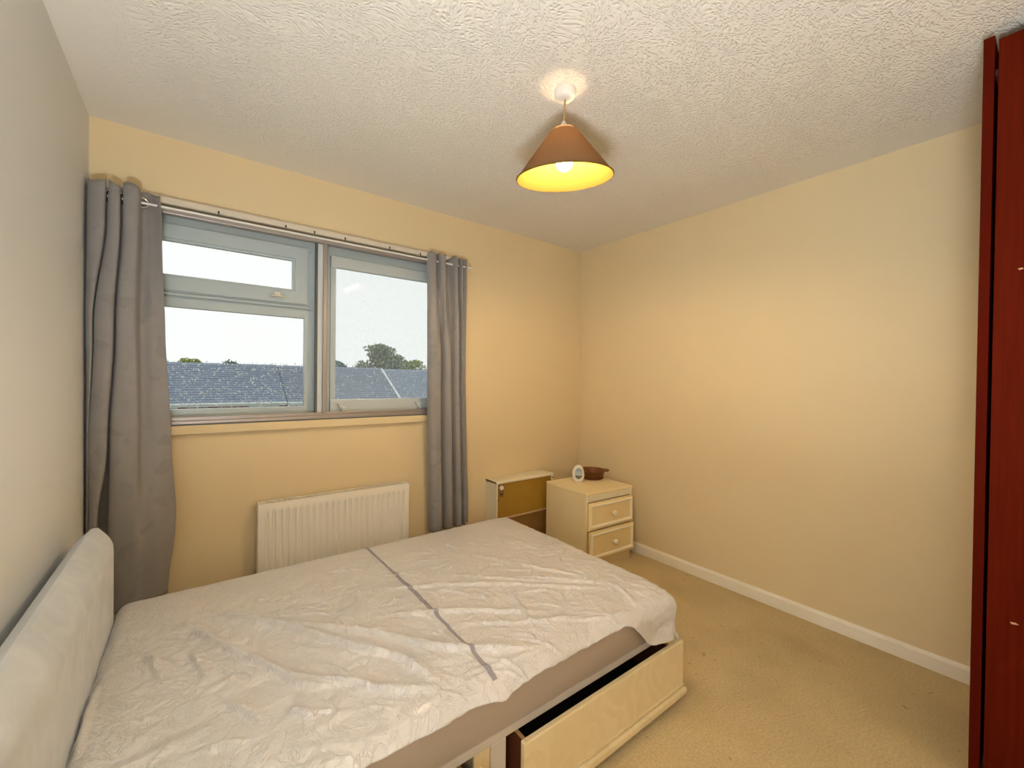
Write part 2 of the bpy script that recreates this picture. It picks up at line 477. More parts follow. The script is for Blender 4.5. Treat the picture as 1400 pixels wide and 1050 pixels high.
# ------------------------------------------------------------------ window: outer uPVC unit
w1 = empty('window_1', ((OX0+OX1)/2, 2.66, OZ0)); tag(w1, 'white outer window with a top-hung fanlight and two fixed panes', kind='structure')
def at_w(mb, name, mat, parent=w1, smooth=False):
    o = mb.build(name, mat, parent, smooth)
    o.matrix_parent_inverse = Matrix.Translation(-parent.matrix_world.translation) if parent.parent is None else Matrix.Identity(4)
    return o
bpy.context.view_layer.update()
Y0, Y1 = 2.635, 2.705
f = MB()
f.box(OX0, OX1, Y0, Y1, 2.012, OZ1, .004)                 # head
f.box(OX0, OX1, Y0, Y1, OZ0, 1.090, .004)                 # cill member
f.box(OX0, OX0+.07, Y0, Y1, 1.088, 2.012, .004)
f.box(OX1-.07, OX1, Y0, Y1, 1.088, 2.012, .004)
f.box(.545, .640, Y0, Y1, 1.088, 2.012, .004).box(.500, .546, Y0+.006, Y1, 1.70, 2.02, .002)             # mullion
f.box(OX0+.07, .545, Y0, Y1, 1.678, 1.722, .004)          # transom
at_w(f, 'frame', M['upvc'])
sash = MB()   # fanlight sash, four mitred members
def mitre(mb, x0, x1, z0, z1, w, y0, y1):
    for (a, b, c, d) in (((x0, z0), (x1, z0), (x1-w, z0+w), (x0+w, z0+w)), ((x1, z0), (x1, z1), (x1-w, z1-w), (x1-w, z0+w)),
                         ((x1, z1), (x0, z1), (x0+w, z1-w), (x1-w, z1-w)), ((x0, z1), (x0, z0), (x0+w, z0+w), (x0+w, z1-w))):
        mb.prism([a, b, c, d], 'Y', y0, y1)
    return mb
mitre(sash, OX0+.06, .515, 1.712, 2.030, .066, Y0-.018, Y0+.03)
so = at_w(sash, 'fanlight_sash', M['upvc'])
at_w(MB().prism([(Y0-.001, 1.684), (Y0-.014, 1.690), (Y0-.014, 1.700), (Y0-.001, 1.706)], 'X', OX0+.07, .530), 'drip_bead', M['upvc'])
at_w(mitre(MB(), OX0+.126, .449, 1.778, 1.964, .012, Y0-.006, Y0+.02), 'glazing_bead', M['upvc'])
at_w(MB().box(OX0+.13, .447, Y0+.012, Y0+.018, 1.780, 1.962), 'pane', M['glass'])
at_w(mitre(MB(), OX0+.07, .545, 1.088, 1.678, .044, Y0-.008, Y0+.03), 'glazing_bead', M['upvc'])
at_w(MB().box(OX0+.10, .503, Y0+.016, Y0+.022, 1.100, 1.672), 'pane', M['glass'])
at_w(mitre(MB(), .640, OX1-.07, 1.112, 2.012, .030, Y0-.008, Y0+.03), 'glazing_bead', M['upvc'])
at_w(MB().box(.645, OX1-.075, Y0+.016, Y0+.022, 1.145, 1.99), 'pane', M['glass_misty'])
def droplets(x0, x1, z0, z1, n, seed):
    rs = random.Random(seed); V = []; F = []
    yf = Y0+.0158
    for _ in range(n):
        x = rs.uniform(x0, x1); z = z0+(z1-z0)*rs.random()**1.15; r_ = .0014+.0026*rs.random()**2.2; el = rs.uniform(1, 1.5)
        b0 = len(V); m_ = 7
        for (k, d) in ((1, 0), (.72, .45)):
            for q in range(m_):
                a = 2*PI*q/m_; V.append((x+r_*k*math.cos(a), yf-d*r_, z+r_*k*el*math.sin(a)))
        V.append((x, yf-.62*r_, z))
        for q in range(m_):
            q2 = (q+1) % m_; F.append((b0+q, b0+q2, b0+m_+q2, b0+m_+q)); F.append((b0+m_+q, b0+m_+q2, b0+2*m_))
    mb = MB(); me = bpy.data.meshes.new('d'); me.from_pydata(V, [], F); mb.bm.from_mesh(me); bpy.data.meshes.remove(me)
    o = at_w(mb, 'water_droplets', M['water'], w1, 'all'); o['kind'] = 'stuff'; return o
droplets(OX0+.115, .498, 1.108, 1.375, 1700, 3)
droplets(.675, OX1-.09, 1.172, 1.40, 450, 4)
# upper head deepening over right light and its vent strip, lower casement rail with two catches
at_w(MB().box(.640, OX1-.07, Y0-.014, Y0+.02, 1.952, 2.02, .004).box(.640, OX1-.07, Y0-.012, Y0+.02, 1.085, 1.168, .005), 'rail', M['upvc_sky_lit'])
for cx in (.712, 1.205):
    at_w(MB().prism([(cx-.034, 1.146), (cx+.034, 1.146), (cx+.016, 1.112), (cx-.016, 1.112)], 'Y', Y0-.032, Y0-.012).box(cx-.012, cx+.012, Y0-.04, Y0-.012, 1.098, 1.125, .003), 'catch', M['upvc_sky_lit'])
h = MB().box(.325, .40, Y0-.036, Y0-.018, 1.735, 1.748, .005).box(.345, .38, Y0-.03, Y0-.01, 1.742, 1.765, .004)
at_w(h, 'handle', M['steel'])
at_w(MB().box(OX0-.02, OX1+.02, Y1-.0, 2.90, OZ0-.05, OZ0-.005, .006), 'outer_sill', M['upvc'])

# ------------------------------------------------------------------ secondary glazing in front of it
w2 = empty('window_2', ((OX0+OX1)/2, 2.56, OZ0)); tag(w2, 'aluminium sliding secondary glazing in front of the white window', kind='structure')
bpy.context.view_layer.update()
a0, a1 = 2.548, 2.592
g = MB()
g.box(OX0, OX1, a0, a1, 2.058, OZ1-.012, .003)
g.box(OX0, OX1, a0, a1, OZ0+.004, 1.080, .002).box(OX0, OX1, a0+.012, a1, 1.080, 1.098, .002)
g.box(OX0, OX0+.03, a0, a1, 1.098, 2.058, .002).box(OX1-.03, OX1, a0, a1, 1.098, 2.058, .002)
at_w(g, 'frame', M['alu'], w2)
at_w(MB().box(OX0, OX1, a0-.004, a0+.02, OZ0-.001, OZ0+.004), 'seal_strip', M['alu_dark'], w2)
at_w(MB().box(.545, .556, 2.566, 2.590, 1.098, 2.058), 'sash_seal', M['alu_dark'], w2)
at_w(MB().box(.556, .588, 2.572, 2.590, 1.098, 2.058, .003), 'sash_stile', M['upvc_sky_lit'], w2)  # stile coloured pale for the bright sky seen at this strip
at_w(MB().box(.583, .604, 2.552, 2.570, 1.090, 2.060, .003), 'sash_stile', M['alu'], w2)
at_w(MB().box(OX0+.02, .56, 2.578, 2.582, 1.09, 2.062), 'pane', M['glass'], w2)
at_w(MB().box(.60, OX1-.02, 2.558, 2.562, 1.09, 2.062), 'pane', M['glass'], w2)
sb = MB().box(OX0-.03, OX1+.03, YB-.028, YB+.05, OZ0-.046, OZ0-.001, .006, 3)
struct(sb, 'trim_2', M['wall'], 'painted window board under the window')

# ------------------------------------------------------------------ curtain rail and rod
rail = empty('curtain_rail', (.56, 2.55, 2.085)); tag(rail, 'long cream curtain rail with small dark gliders above the window', 'curtain rail')
bpy.context.view_layer.update()
r = MB()
r.prism([(YB, 2.098), (2.538, 2.098), (2.533, 2.102), (2.533, 2.124), (2.540, 2.132), (2.556, 2.132), (2.556, 2.140), (YB, 2.140)], 'X', XL+.004, 1.505)
at_w(r, 'channel', M['rail'], rail)
for gx in (.093, .388, .53, .694, .959, 1.163):
    at_w(MB().box(gx-.004, gx+.004, 2.529, 2.5335, 2.100, 2.111, .0015).box(gx-.002, gx+.002, 2.530, 2.5335, 2.093, 2.101), 'glider', M['dark'], rail)
rod = MB().tube([(XL+.006, 2.499, 2.067), (1.512, 2.499, 2.067)], .0055, 10).tube([(1.512, 2.499, 2.067), (1.525, 2.499, 2.067)], .011, 12)
tag(rod.build('curtain_rod', M['white_rod'], None, True), 'thin white curtain rod threaded through the curtain eyelets', 'curtain rod')
RODY = 2.499

# ------------------------------------------------------------------ curtains
def catmull(P, n):
    P = np.array(P, float); out = []
    Q = np.vstack([2*P[0]-P[1], P, 2*P[-1]-P[-2]])
    seg = len(P)-1; per = n//seg
    for i in range(seg):
        p0, p1, p2, p3 = Q[i], Q[i+1], Q[i+2], Q[i+3]
        for t in np.linspace(0, 1, per, endpoint=(i == seg-1)):
            out.append(.5*((2*p1)+(-p0+p2)*t+(2*p0-5*p1+4*p2-p3)*t*t+(-p0+3*p1-3*p2+p3)*t**3))
    return np.array(out)

def curtain(name, secs, label, eyelets, seed, hem):
    zs = [s[0] for s in secs]; C = [catmull(s[1], 170) for s in secs]
    nu = len(C[0]); nv = 90
    zt, zb = zs[0], zs[-1]
    V = np.zeros((nu, nv, 3))
    for j in range(nv):
        z = zt + (zb-zt)*j/(nv-1)
        k = max(i for i in range(len(zs)-1) if z <= zs[i]+1e-6)
        t = (zs[k]-z)/(zs[k]-zs[k+1]); t = min(max(t, 0), 1); t = t*t*(3-2*t)
        xy = C[k]*(1-t)+C[k+1]*t
        V[:, j, :2] = xy; V[:, j, 2] = z
    for i in range(nu):
        for j in range(nv):
            p = V[i, j]
            n = noise.noise(Vector((p[0]*11+seed, p[1]*11, p[2]*2.1)))
            n2 = noise.noise(Vector((p[0]*26+seed, p[2]*9, 3.3)))
            V[i, j, 1] += .006*n*min(1, (j+4)/18) + .0030*n2
            V[i, j, 0] += .004*noise.noise(Vector((p[0]*5+seed, 7.7, p[2]*2.4)))
            if j < 6: V[i, j, 2] += (1-j/6)*(.010*math.sin(i*.21+seed)+.006*noise.noise(Vector((i*.13, seed, 0))))
            if j > nv-12: V[i, j, 2] += ((j-(nv-12))/11)*hem(i/(nu-1))
            V[i, j, 1] = min(V[i, j, 1], 2.528)
            V[i, j, 0] = max(V[i, j, 0], XL+.004)
    e = empty(name, (float(V[:, -1, 0].mean()), 2.49, zb)); tag(e, label, 'curtain', None)
    bpy.context.view_layer.update()
    o = grid_mesh('fabric', V.reshape(-1, 3), nu, nv, M['curtain'], e)
    o.matrix_parent_inverse = e.matrix_world.inverted()
    md = o.modifiers.new('thickness', 'SOLIDIFY'); md.thickness = .0022; md.offset = 0
    for (ex, rot) in eyelets:
        b = MB()
        R, r_ = .021, .0045
        ring = [[b.bm.verts.new(((R+r_*math.cos(q))*math.cos(p), r_*math.sin(q)*1.2, (R+r_*math.cos(q))*math.sin(p))) for q in np.linspace(0, 2*PI, 8, endpoint=False)] for p in np.linspace(0, 2*PI, 24, endpoint=False)]
        for a in range(24):
            for k in range(8):
                b.bm.faces.new((ring[a][k], ring[(a+1) % 24][k], ring[(a+1) % 24][(k+1) % 8], ring[a][(k+1) % 8]))
        b.move(Matrix.Translation((ex, RODY, 2.067)) @ Matrix.Rotation(rot, 4, 'Z'))
        k = b.build('eyelet', M['steel'], e, 'all'); k.matrix_parent_inverse = e.matrix_world.inverted(); k['label'] = 'steel curtain eyelet'
    return e

Ltop = [(-.360, 2.525), (-.350, 2.462), (-.302, 2.452), (-.310, 2.522), (-.284, 2.524), (-.291, 2.458), (-.258, 2.452), (-.265, 2.522), (-.238, 2.524), (-.246, 2.458), (-.198, 2.456), (-.190, 2.518), (-.160, 2.524), (-.128, 2.482)]
Lup = [(-.360, 2.525), (-.353, 2.455), (-.305, 2.438), (-.313, 2.525), (-.286, 2.526), (-.294, 2.446), (-.258, 2.430), (-.267, 2.525), (-.236, 2.526), (-.246, 2.440), (-.201, 2.436), (-.192, 2.508), (-.155, 2.505), (-.120, 2.482)]
Lhi = [(-.360, 2.525), (-.357, 2.462), (-.338, 2.446), (-.345, 2.524), (-.324, 2.525), (-.330, 2.442), (-.274, 2.424), (-.283, 2.526), (-.251, 2.527), (-.262, 2.434), (-.206, 2.428), (-.192, 2.488), (-.150, 2.485), (-.106, 2.482)]
Lmid = [(-.360, 2.525), (-.358, 2.472), (-.350, 2.456), (-.353, 2.518), (-.344, 2.520), (-.346, 2.450), (-.294, 2.430), (-.303, 2.526), (-.270, 2.527), (-.280, 2.436), (-.202, 2.424), (-.188, 2.466), (-.140, 2.470), (-.084, 2.482)]
Llow = [(-.360, 2.525), (-.359, 2.475), (-.352, 2.460), (-.354, 2.514), (-.347, 2.515), (-.347, 2.455), (-.323, 2.440), (-.328, 2.526), (-.280, 2.527), (-.285, 2.445), (-.212, 2.416), (-.170, 2.430), (-.120, 2.440), (-.066, 2.482)]
Lbot = [(-.360, 2.525), (-.357, 2.480), (-.350, 2.470), (-.352, 2.512), (-.346, 2.512), (-.345, 2.465), (-.328, 2.452), (-.330, 2.524), (-.290, 2.524), (-.290, 2.455), (-.222, 2.428), (-.180, 2.436), (-.135, 2.446), (-.095, 2.480)]
curtain('curtain', [(2.118, Ltop), (1.97, Lup), (1.50, Lhi), (1.0, Lmid), (.66, Llow), (.25, Lbot)],
        'wide grey eyelet curtain left of the window behind the headboard', [(-.298, 1.2), (-.252, 1.2), (-.187, .35)], 1.3, lambda s: .05*s*s)
Rtop = [(1.196, 2.500), (1.215, 2.478), (1.245, 2.470), (1.268, 2.520), (1.285, 2.470), (1.310, 2.462), (1.332, 2.524), (1.365, 2.526), (1.390, 2.475), (1.405, 2.470), (1.420, 2.524), (1.440, 2.468), (1.456, 2.524), (1.485, 2.486)]
Rmid = [(1.203, 2.500), (1.218, 2.468), (1.255, 2.456), (1.285, 2.464), (1.300, 2.524), (1.318, 2.466), (1.352, 2.454), (1.378, 2.505), (1.396, 2.470), (1.420, 2.462), (1.434, 2.520), (1.452, 2.470), (1.468, 2.520), (1.500, 2.510)]
Rbot = [(1.228, 2.500), (1.238, 2.458), (1.270, 2.444), (1.296, 2.452), (1.322, 2.524), (1.338, 2.470), (1.372, 2.452), (1.402, 2.508), (1.418, 2.466), (1.444, 2.456), (1.462, 2.520), (1.482, 2.468), (1.500, 2.520), (1.530, 2.512)]
curtain('curtain', [(2.112, Rtop), (1.38, Rmid), (.30, Rbot)],
        'narrow grey eyelet curtain right of the window beside the radiator', [(1.238, .25), (1.330, .9), (1.402, 1.0)], 5.1, lambda s: 0)

# ------------------------------------------------------------------ bed
# divan base
BX0, BX1, BY0, BY1 = -.255, 1.590, .995, 2.115
bed = empty('divan_bed', (.665, 1.55, 0)); tag(bed, 'low divan bed with gold patterned drawers pulled open under the mattress', 'bed')
bpy.context.view_layer.update()
def pb(mb, name, mat, parent=bed, smooth=False):
    o = mb.build(name, mat, parent, smooth)
    root = parent
    while root.parent: root = root.parent
    # mesh built in world coordinates
    o.matrix_parent_inverse = Matrix.Identity(4)
    o.data.transform(Matrix.Translation(-root.location)) if root.rotation_euler.z == 0 else None
    return o
base = MB()
base.box(BX0, BX1, BY1-.02, BY1, .03, .228).box(BX0, BX0+.02, BY0, BY1-.02, .03, .228).box(BX1-.02, BX1, BY0+.02, BY1-.02, .03, .228)
base.box(BX0, BX1, 1.54, 1.56, .03, .228)
pb(base, 'base_carcass', M['damask'])
pb(MB().box(BX0, BX1, BY0, BY1, .226, .256, .006, 3), 'top_rim', M['bed_rim'])
pb(MB().box(BX0+.02, BX1-.02, BY0+.02, BY1-.02, .222, .2265).box(BX0+.02, BX1-.02, 1.532, 1.54, .03, .224), 'lining', M['black_cloth'])
pb(MB().box(.692, .748, BY0, 1.54, .03, .228, .003), 'post', M['bed_rim'])
pb(MB().box(.636, .6915, BY0+.004, 1.54, .03, .228, .003), 'side_panel', M['damask'])
for cx in (BX0+.08, BX1-.08):
    for cy in (1.14, BY1-.08):
        pb(MB().lathe([(0, 0), (.022, 0), (.025, .006), (.025, .018), (.012, .022), (.012, .045)], 16, (cx, cy, 0)), 'foot', M['dark'], bed, True)
def drawer(x0, x1, yf):
    d = MB().box(x0, x1, yf, yf+.020, .030, .241, .005, 3)
    o = pb(d, 'drawer', M['damask'])
    # roll moulding along the bottom of the front
    prof = [(yf-.001, .050), (yf-.006, .052), (yf-.0145, .046), (yf-.017, .036), (yf-.0145, .026), (yf-.006, .020), (yf+.004, .020), (yf+.004, .050)]
    k = pb(MB().prism(prof, 'X', x0, x1), 'moulding', M['damask'], o, True)
    k = pb(MB().box(x0+.002, x1-.002, yf-.004, yf+.001, .058, .0625, .001), 'piping', M['damask'], o)
    for xs in (x0+.03, x1-.042):
        s = MB().box(xs, xs+.012, yf+.02, yf+.52, .045, .205)
        pb(s, 'side', M['drawer_wood'], o)
        pb(MB().box(xs, xs+.012, yf+.02, yf+.52, .205, .2072), 'side_edge', M['drawer_edge'], o)
    pb(MB().box(x0+.042, x1-.042, yf+.02, yf+.52, .048, .054), 'bottom', M['black_cloth'], o)
    pb(MB().box(x0+.042, x1-.042, yf+.508, yf+.52, .054, .205), 'back', M['drawer_wood'], o)
    return o
drawer(.766, 1.604, .930)['label'] = 'open gold damask drawer at the foot end'
drawer(-.235, .632, .930)['label'] = 'open gold damask drawer at the head end'

# headboard: padded slab with a soft rounded top, standing between mattress and wall
def headboard():
    V = []; nu, nv = 60, 40
    y0, y1, z0, z1 = .935, 2.170, .06, .752
    xb, xf = -.340, -.226
    rim = []
    # cross-section rings: closed loop round the slab thickness (superellipse), swept over the outline by insetting
    b = MB()
    b.box(xb, xf, y0, y1, z0, z1)
    bm = b.bm
    bmesh.ops.subdivide_edges(bm, edges=list(bm.edges), cuts=14, use_grid_fill=True)
    cx = (xb+xf)/2; hx = (xf-xb)/2
    for v in bm.verts:
        y, z = v.co.y, v.co.z
        R = .075
        # rounded outline at the two top corners
        for yy, s in ((y0, -1), (y1, 1)):
            cy, cz = yy-s*R, z1-R
            if (y-cy)*s > 0 and z > cz:
                dx, dz = (y-cy), (z-cz); l = max(abs(dx), abs(dz)); d = math.hypot(dx, dz)
                if d > 1e-9: y = cy+dx/d*l; z = cz+dz/d*l
        # distance to the outline -> soften the thickness
        e = min(y-y0, y1-y, z1-z)
        for yy, s in ((y0, -1), (y1, 1)):
            cy, cz = yy-s*R, z1-R
            if (y-cy)*s > 0 and z > cz: e = R-math.hypot(y-cy, z-cz)
        rr = .050
        k = 1.0
        if e < rr: k = .12+.88*math.sqrt(max(0, 1-((rr-e)/rr)**2))
        x = cx+(v.co.x-cx)*k
        v.co = Vector((x, y, z))
    o = pb(b, 'headboard', M['velvet'], bed, 'all')
    o['label'] = 'padded pale grey velvet headboard'
    md = o.modifiers.new('soft', 'SUBSURF'); md.levels = 2; md.render_levels = 2
    return o
headboard()

# mattress in its polythene cover
mat = empty('mattress', (.67, 1.55, .256)); tag(mat, 'bare double mattress in a crinkled clear polythene cover on the divan', 'mattress')
bpy.context.view_layer.update()
MX0, MX1, MY0, MY1, MZ0, MZ1 = -.228, 1.605, .950, 2.150, .2565, .440
core = MB().box(MX0+.01, MX1-.02, MY0+.030, MY1-.02, MZ0, MZ1-.040, .016, 4)
# the border slopes in towards the base on the near side
for v in core.bm.verts:
    t = (v.co.z-MZ0)/(MZ1-MZ0)
    if v.co.y < 1.3: v.co.y += .008 - .020*t**.8
pb(core, 'mattress_body', M['mattress'], mat, True)
pb(MB().tube([(MX0+.04, .990, MZ0+.009), (MX1-.05, .990, MZ0+.009)], .004, 8), 'piping', M['mattress'], mat, True)

FOLDS = [([(.621, 1.653), (.832, 1.531), (1.039, 1.389), (1.339, 1.135)], .008, .014), ([(.551, 1.464), (.784, 1.324), (1.036, 1.141)], .008, .014),
 ([(.274, 1.603), (.367, 1.494), (.486, 1.362), (.618, 1.182), (.728, 1.097), (.867, 1.019)], .013, .017), ([(.06, 1.85), (.167, 1.703), (.273, 1.553), (.412, 1.329), (.498, 1.223), (.547, 1.074)], .013, .018),
 ([(.225, 1.31), (.346, 1.193), (.419, 1.109), (.544, 1.037)], .011, .014), ([(-.02, 1.807), (.096, 1.546), (.179, 1.392), (.246, 1.252), (.317, 1.207)], .010, .014),
 ([(-.113, 1.678), (-.091, 1.593), (-.07, 1.502)], .008, .014), ([(-.007, 1.608), (.032, 1.448)], .008, .013), ([(.072, 1.306), (.106, 1.243), (.135, 1.193)], .009, .011), ([(.19, 1.192), (.24, 1.124)], .010, .011),
 ([(.004, 1.174), (.092, 1.144)], .008, .010), ([(-.047, 1.795), (.012, 1.713), (.066, 1.581)], .006, .013), ([(1.091, 1.718), (1.218, 1.479), (1.357, 1.248)], .006, .012), ([(.671, 1.283), (.673, 1.095)], .004, .009),
 ([(1.006, 1.311), (.918, 1.053)], .005, .009), ([(1.408, 1.131), (1.362, .99)], .006, .010), ([(1.026, 1.079), (1.188, 1.0), (1.305, .98)], .006, .010), ([(-.205, 1.329), (-.205, 1.459), (-.205, 1.588)], .008, .008),
 ([(1.099, 1.434), (1.23, 1.298), (1.383, 1.149)], .007, .012), ([(.64, 1.04), (.772, 1.012), (.94, 1.0)], .005, .010),
 ([(.9, 1.60), (1.10, 1.40), (1.30, 1.22)], .005, .012), ([(.75, 1.26), (.95, 1.12), (1.15, 1.04)], .006, .012)]
FOLDS = [(p_, h_*1.7, w_) for p_, h_, w_ in FOLDS]
random.seed(11)
for _ in range(150):     # small random creases
    x = random.uniform(-.15, 1.5); y = random.uniform(1.0, 1.95); a = random.choice((-.75, -.9, .5, 1.3, -1.2)) + random.gauss(0, .25); l = random.uniform(.04, .14)
    if y > 1.7 and random.random() < .6: continue
    FOLDS.append(([(x, y), (x+l*.5*math.cos(a)+.006, y+l*.5*math.sin(a)), (x+l*math.cos(a), y+l*math.sin(a))], random.uniform(.0035, .008), random.uniform(.0035, .006)))

def ridge(A, B):
    """Height of folds above the plane for arrays of plan positions."""
    Z = np.zeros_like(A)
    for pts, h, w in FOLDS:
        P = catmull(pts, 40) if len(pts) > 2 else np.linspace(pts[0], pts[1], 20)
        n = len(P); best = np.full(A.shape, 1e9); side = np.zeros_like(A); par = np.zeros_like(A)
        lo = P.min(0)-.09; hi = P.max(0)+.09
        msk = (A > lo[0]) & (A < hi[0]) & (B > lo[1]) & (B < hi[1])
        if not msk.any(): continue
        a, b = A[msk], B[msk]; bd = np.full(a.shape, 1e9); sd = np.zeros_like(a); pr = np.zeros_like(a)
        for i in range(n-1):
            d = P[i+1]-P[i]; L2 = d@d+1e-12
            t = np.clip(((a-P[i, 0])*d[0]+(b-P[i, 1])*d[1])/L2, 0, 1)
            ex = a-P[i, 0]-t*d[0]; ey = b-P[i, 1]-t*d[1]; q = np.hypot(ex, ey)
            s = np.sign(d[0]*ey-d[1]*ex)
            u = q < bd; bd[u] = q[u]; sd[u] = s[u]; pr[u] = (i+t[u])/(n-1)
        taper = np.sin(np.pi*np.clip(pr*.92+.04, 0, 1))**.6
        ww = np.where(sd > 0, w*1.5, w*.5)
        Z[msk] += h*taper*np.exp(-(bd/ww)**2)
    return Z

def cover_surface(A, B, lift=0.0, wr=1.0):
    """Polythene skin: flat top that wraps over the rounded mattress edge and hangs down."""
    r = .045
    x0, x1, y0, y1 = MX0+r, MX1-r, MY0+r, MY1-r
    qx = np.clip(A, x0, x1); qy = np.clip(B, y0, y1)
    dx, dy = A-qx, B-qy; d = np.hypot(dx, dy)
    nx = np.where(d > 1e-9, dx/np.maximum(d, 1e-9), 0); ny = np.where(d > 1e-9, dy/np.maximum(d, 1e-9), 0)
    th = np.clip(d/r, 0, PI/2)
    off = r*np.sin(th); drop = r*(1-np.cos(th)) + np.maximum(0, d-r*PI/2)
    hang = np.maximum(0, d-r*PI/2)
    # the two top skins belly gently: lower along the near edge
    sag = .0*A
    sag = sag + .022*np.clip((1.12-B)/.17, 0, 1)**2 + .012*np.clip((A-1.40)/.2, 0, 1)**2
    W_ = ridge(A, B)*wr*1.0
    fl = np.zeros_like(A)
    it = np.nditer([A, B], flags=['multi_index'])
    for a, b in it:
        a = float(a); b = float(b)
        n1 = noise.noise(Vector((a*6+3*noise.noise(Vector((a*3, b*3, 1))), b*9, 2.2)))
        n2 = noise.noise(Vector((a*17+1.5*noise.noise(Vector((a*8, b*8, 4))), b*22, 5.2)))
        n3 = noise.noise(Vector((a*38, b*46, 8.2)))
        k = 1.0 if b < 1.75 else max(.25, 1-(b-1.75)/.3)
        fl[it.multi_index] = k*(.0030*(1-abs(n1)*2.2) + .0030*(1-abs(n2)*2) + .0014*n3)
    W_ = W_ + fl*wr
    nz = np.cos(th)
    X = qx + nx*off + nx*W_*np.sin(th)*1.0
    Y = qy + ny*off + ny*W_*np.sin(th)*1.0
    Z = MZ1 - drop - sag*np.clip(1-drop/.2, 0, 1) + W_*nz + lift*nz
    X = X + nx*lift*np.sin(th); Y = Y + ny*lift*np.sin(th)
    # hanging corner pocket billows
    puff = np.clip(hang/.10, 0, 1)
    X = X + nx*puff*.016*np.sin(B*34); Y = Y + ny*puff*.012*np.sin(A*30)
    Z = np.maximum(Z, MZ0-.045)
    return np.stack([X, Y, Z], -1)

def cover():
    nu, nv = 540, 390
    r = .045; wrap = r*PI/2
    s = np.linspace(0, 1, nu)[:, None]; t = np.linspace(0, 1, nv)[None, :]
    ax0 = MX0+r-wrap-.02; ax1 = MX1-r+wrap+.11
    A = ax0+(ax1-ax0)*s+0*t
    by1 = MY1-r+wrap+.11
    # ragged near edge: short lip along the side, long pocket at the foot corner
    by0 = np.zeros(nu)
    for i in range(nu):
        a = float(A[i, 0])
        lip = wrap*.62 + .005*noise.noise(Vector((a*7, 0, 3))) + .004*noise.noise(Vector((a*26, 0, 9)))
        lip += .018*math.exp(-((a-.70)/.05)**2)
        k = min(max((a-1.25)/.20, 0), 1); k = k*k*(3-2*k)
        by0[i] = MY0+r-(lip*(1-k)+(wrap+.130)*k)
    B = by0[:, None]+(by1-by0[:, None])*t
    V = cover_surface(A, B)
    o = grid_mesh('polythene_cover', V.reshape(-1, 3), nu, nv, M['cover'], mat)
    o.data.transform(Matrix.Translation(-mat.location))
    md = o.modifiers.new('thickness', 'SOLIDIFY'); md.thickness = .0008; md.offset = -1
    # centre seam strap, printed tape lying on the cover
    nu, nv = 7, 260
    s = np.linspace(-1, 1, nu)[:, None]; bb = np.linspace(MY0+r-.012, MY1-r+wrap*.9, nv)[None, :]
    A = .700+.0*bb + s*(.0075+.002*np.sin(bb*9)) + .004*np.sin(bb*5)
    B = bb+0*s
    V = cover_surface(A, B, .0012)
    k = grid_mesh('centre_strap', V.reshape(-1, 3), nu, nv, M['strap'], mat); k['label'] = 'lilac-grey strap across the middle'
    k.data.transform(Matrix.Translation(-mat.location))
cover()

# ------------------------------------------------------------------ radiator
RX0, RX1, RYF, RYW, RZ0, RZ1 = .266, 1.074, 2.474, 2.548, .10, .638
rad = empty('radiator', ((RX0+RX1)/2, 2.51, RZ0)); tag(rad, 'white ribbed panel radiator on the wall under the window', 'radiator')
nf = 24; prof = []
x = RX0; pitch = (RX1-RX0-.04)/nf
prof = [(RX0, RYF+.004), (RX0+.004, RYF), (RX0+.020, RYF)]
p = MB()
def panel(mb, yf, sgn):
    cols = []; xs = [RX0, RX0+.006, RX0+.022]; prof_d = [.004, 0, 0]
    for i in range(nf):
        a = RX0+.02+i*pitch
        for f_, d_ in ((.20, 0), (.31, .006), (.42, .010), (.58, .010), (.69, .006), (.80, 0)):
            xs.append(a+f_*pitch); prof_d.append(d_)
    xs += [RX1-.022, RX1-.006, RX1]; prof_d += [0, 0, .004]
    zs = [(RZ0, 0), (RZ0+.030, 0), (RZ0+.042, 1), (RZ1-.052, 1), (RZ1-.036, 0), (RZ1-.016, 0), (RZ1-.010, -.3), (RZ1, -.6)]
    g = [[mb.bm.verts.new((xx, yf+sgn*(dd*(1 if kk > 0 else 0)*kk - (0 if dd else 0)) + (sgn*-.0 if kk >= 0 else sgn*.004*abs(kk)), z)) for (z, kk) in zs] for xx, dd in zip(xs, prof_d)]
    for A, B in zip(g, g[1:]):
        for k in range(len(zs)-1): mb.bm.faces.new((A[k], B[k], B[k+1], A[k+1]))
panel(p, RYF, 1)
p.box(RX0, RX1, RYF+.0135, RYF+.016, RZ0, RZ1-.002)
pb(p, 'front_panel', M['radiator'], rad, True)
pb(MB().box(RX0-.004, RX0+.0015, RYF+.003, RYW, RZ0+.005, RZ1+.004, .0015), 'side_panel', M['radiator'], rad)
pb(MB().box(RX1-.0015, RX1+.004, RYF+.003, RYW, RZ0+.005, RZ1+.004, .0015), 'side_panel', M['radiator'], rad)
gr = MB().box(RX0, RX1, RYF+.012, RYF+.022, RZ1-.004, RZ1+.004).box(RX0, RX1, RYW-.014, RYW, RZ1-.004, RZ1+.004).box(RX0, RX0+.035, RYF+.02, RYW-.01, RZ1-.003, RZ1+.004).box(RX1-.035, RX1, RYF+.02, RYW-.01, RZ1-.003, RZ1+.004)
for i in range(58):
    gx = RX0+.042+i*(RX1-RX0-.084)/57
    gr.box(gx-.0016, gx+.0016, RYF+.02, RYW-.012, RZ1-.002, RZ1+.003)
o = pb(gr, 'top_grille', M['radiator'], rad)
pb(MB().box(RX0+.004, RX1-.004, RYF+.020, RYW-.006, RZ0+.02, RZ1-.02), 'convector_core', M['rad_dark'], rad)
for bx in (RX0+.12, RX1-.12):
    pb(MB().box(bx-.02, bx+.02, RYW, YB-.0005, RZ0+.06, RZ1-.06, .002), 'bracket', M['radiator'], rad)
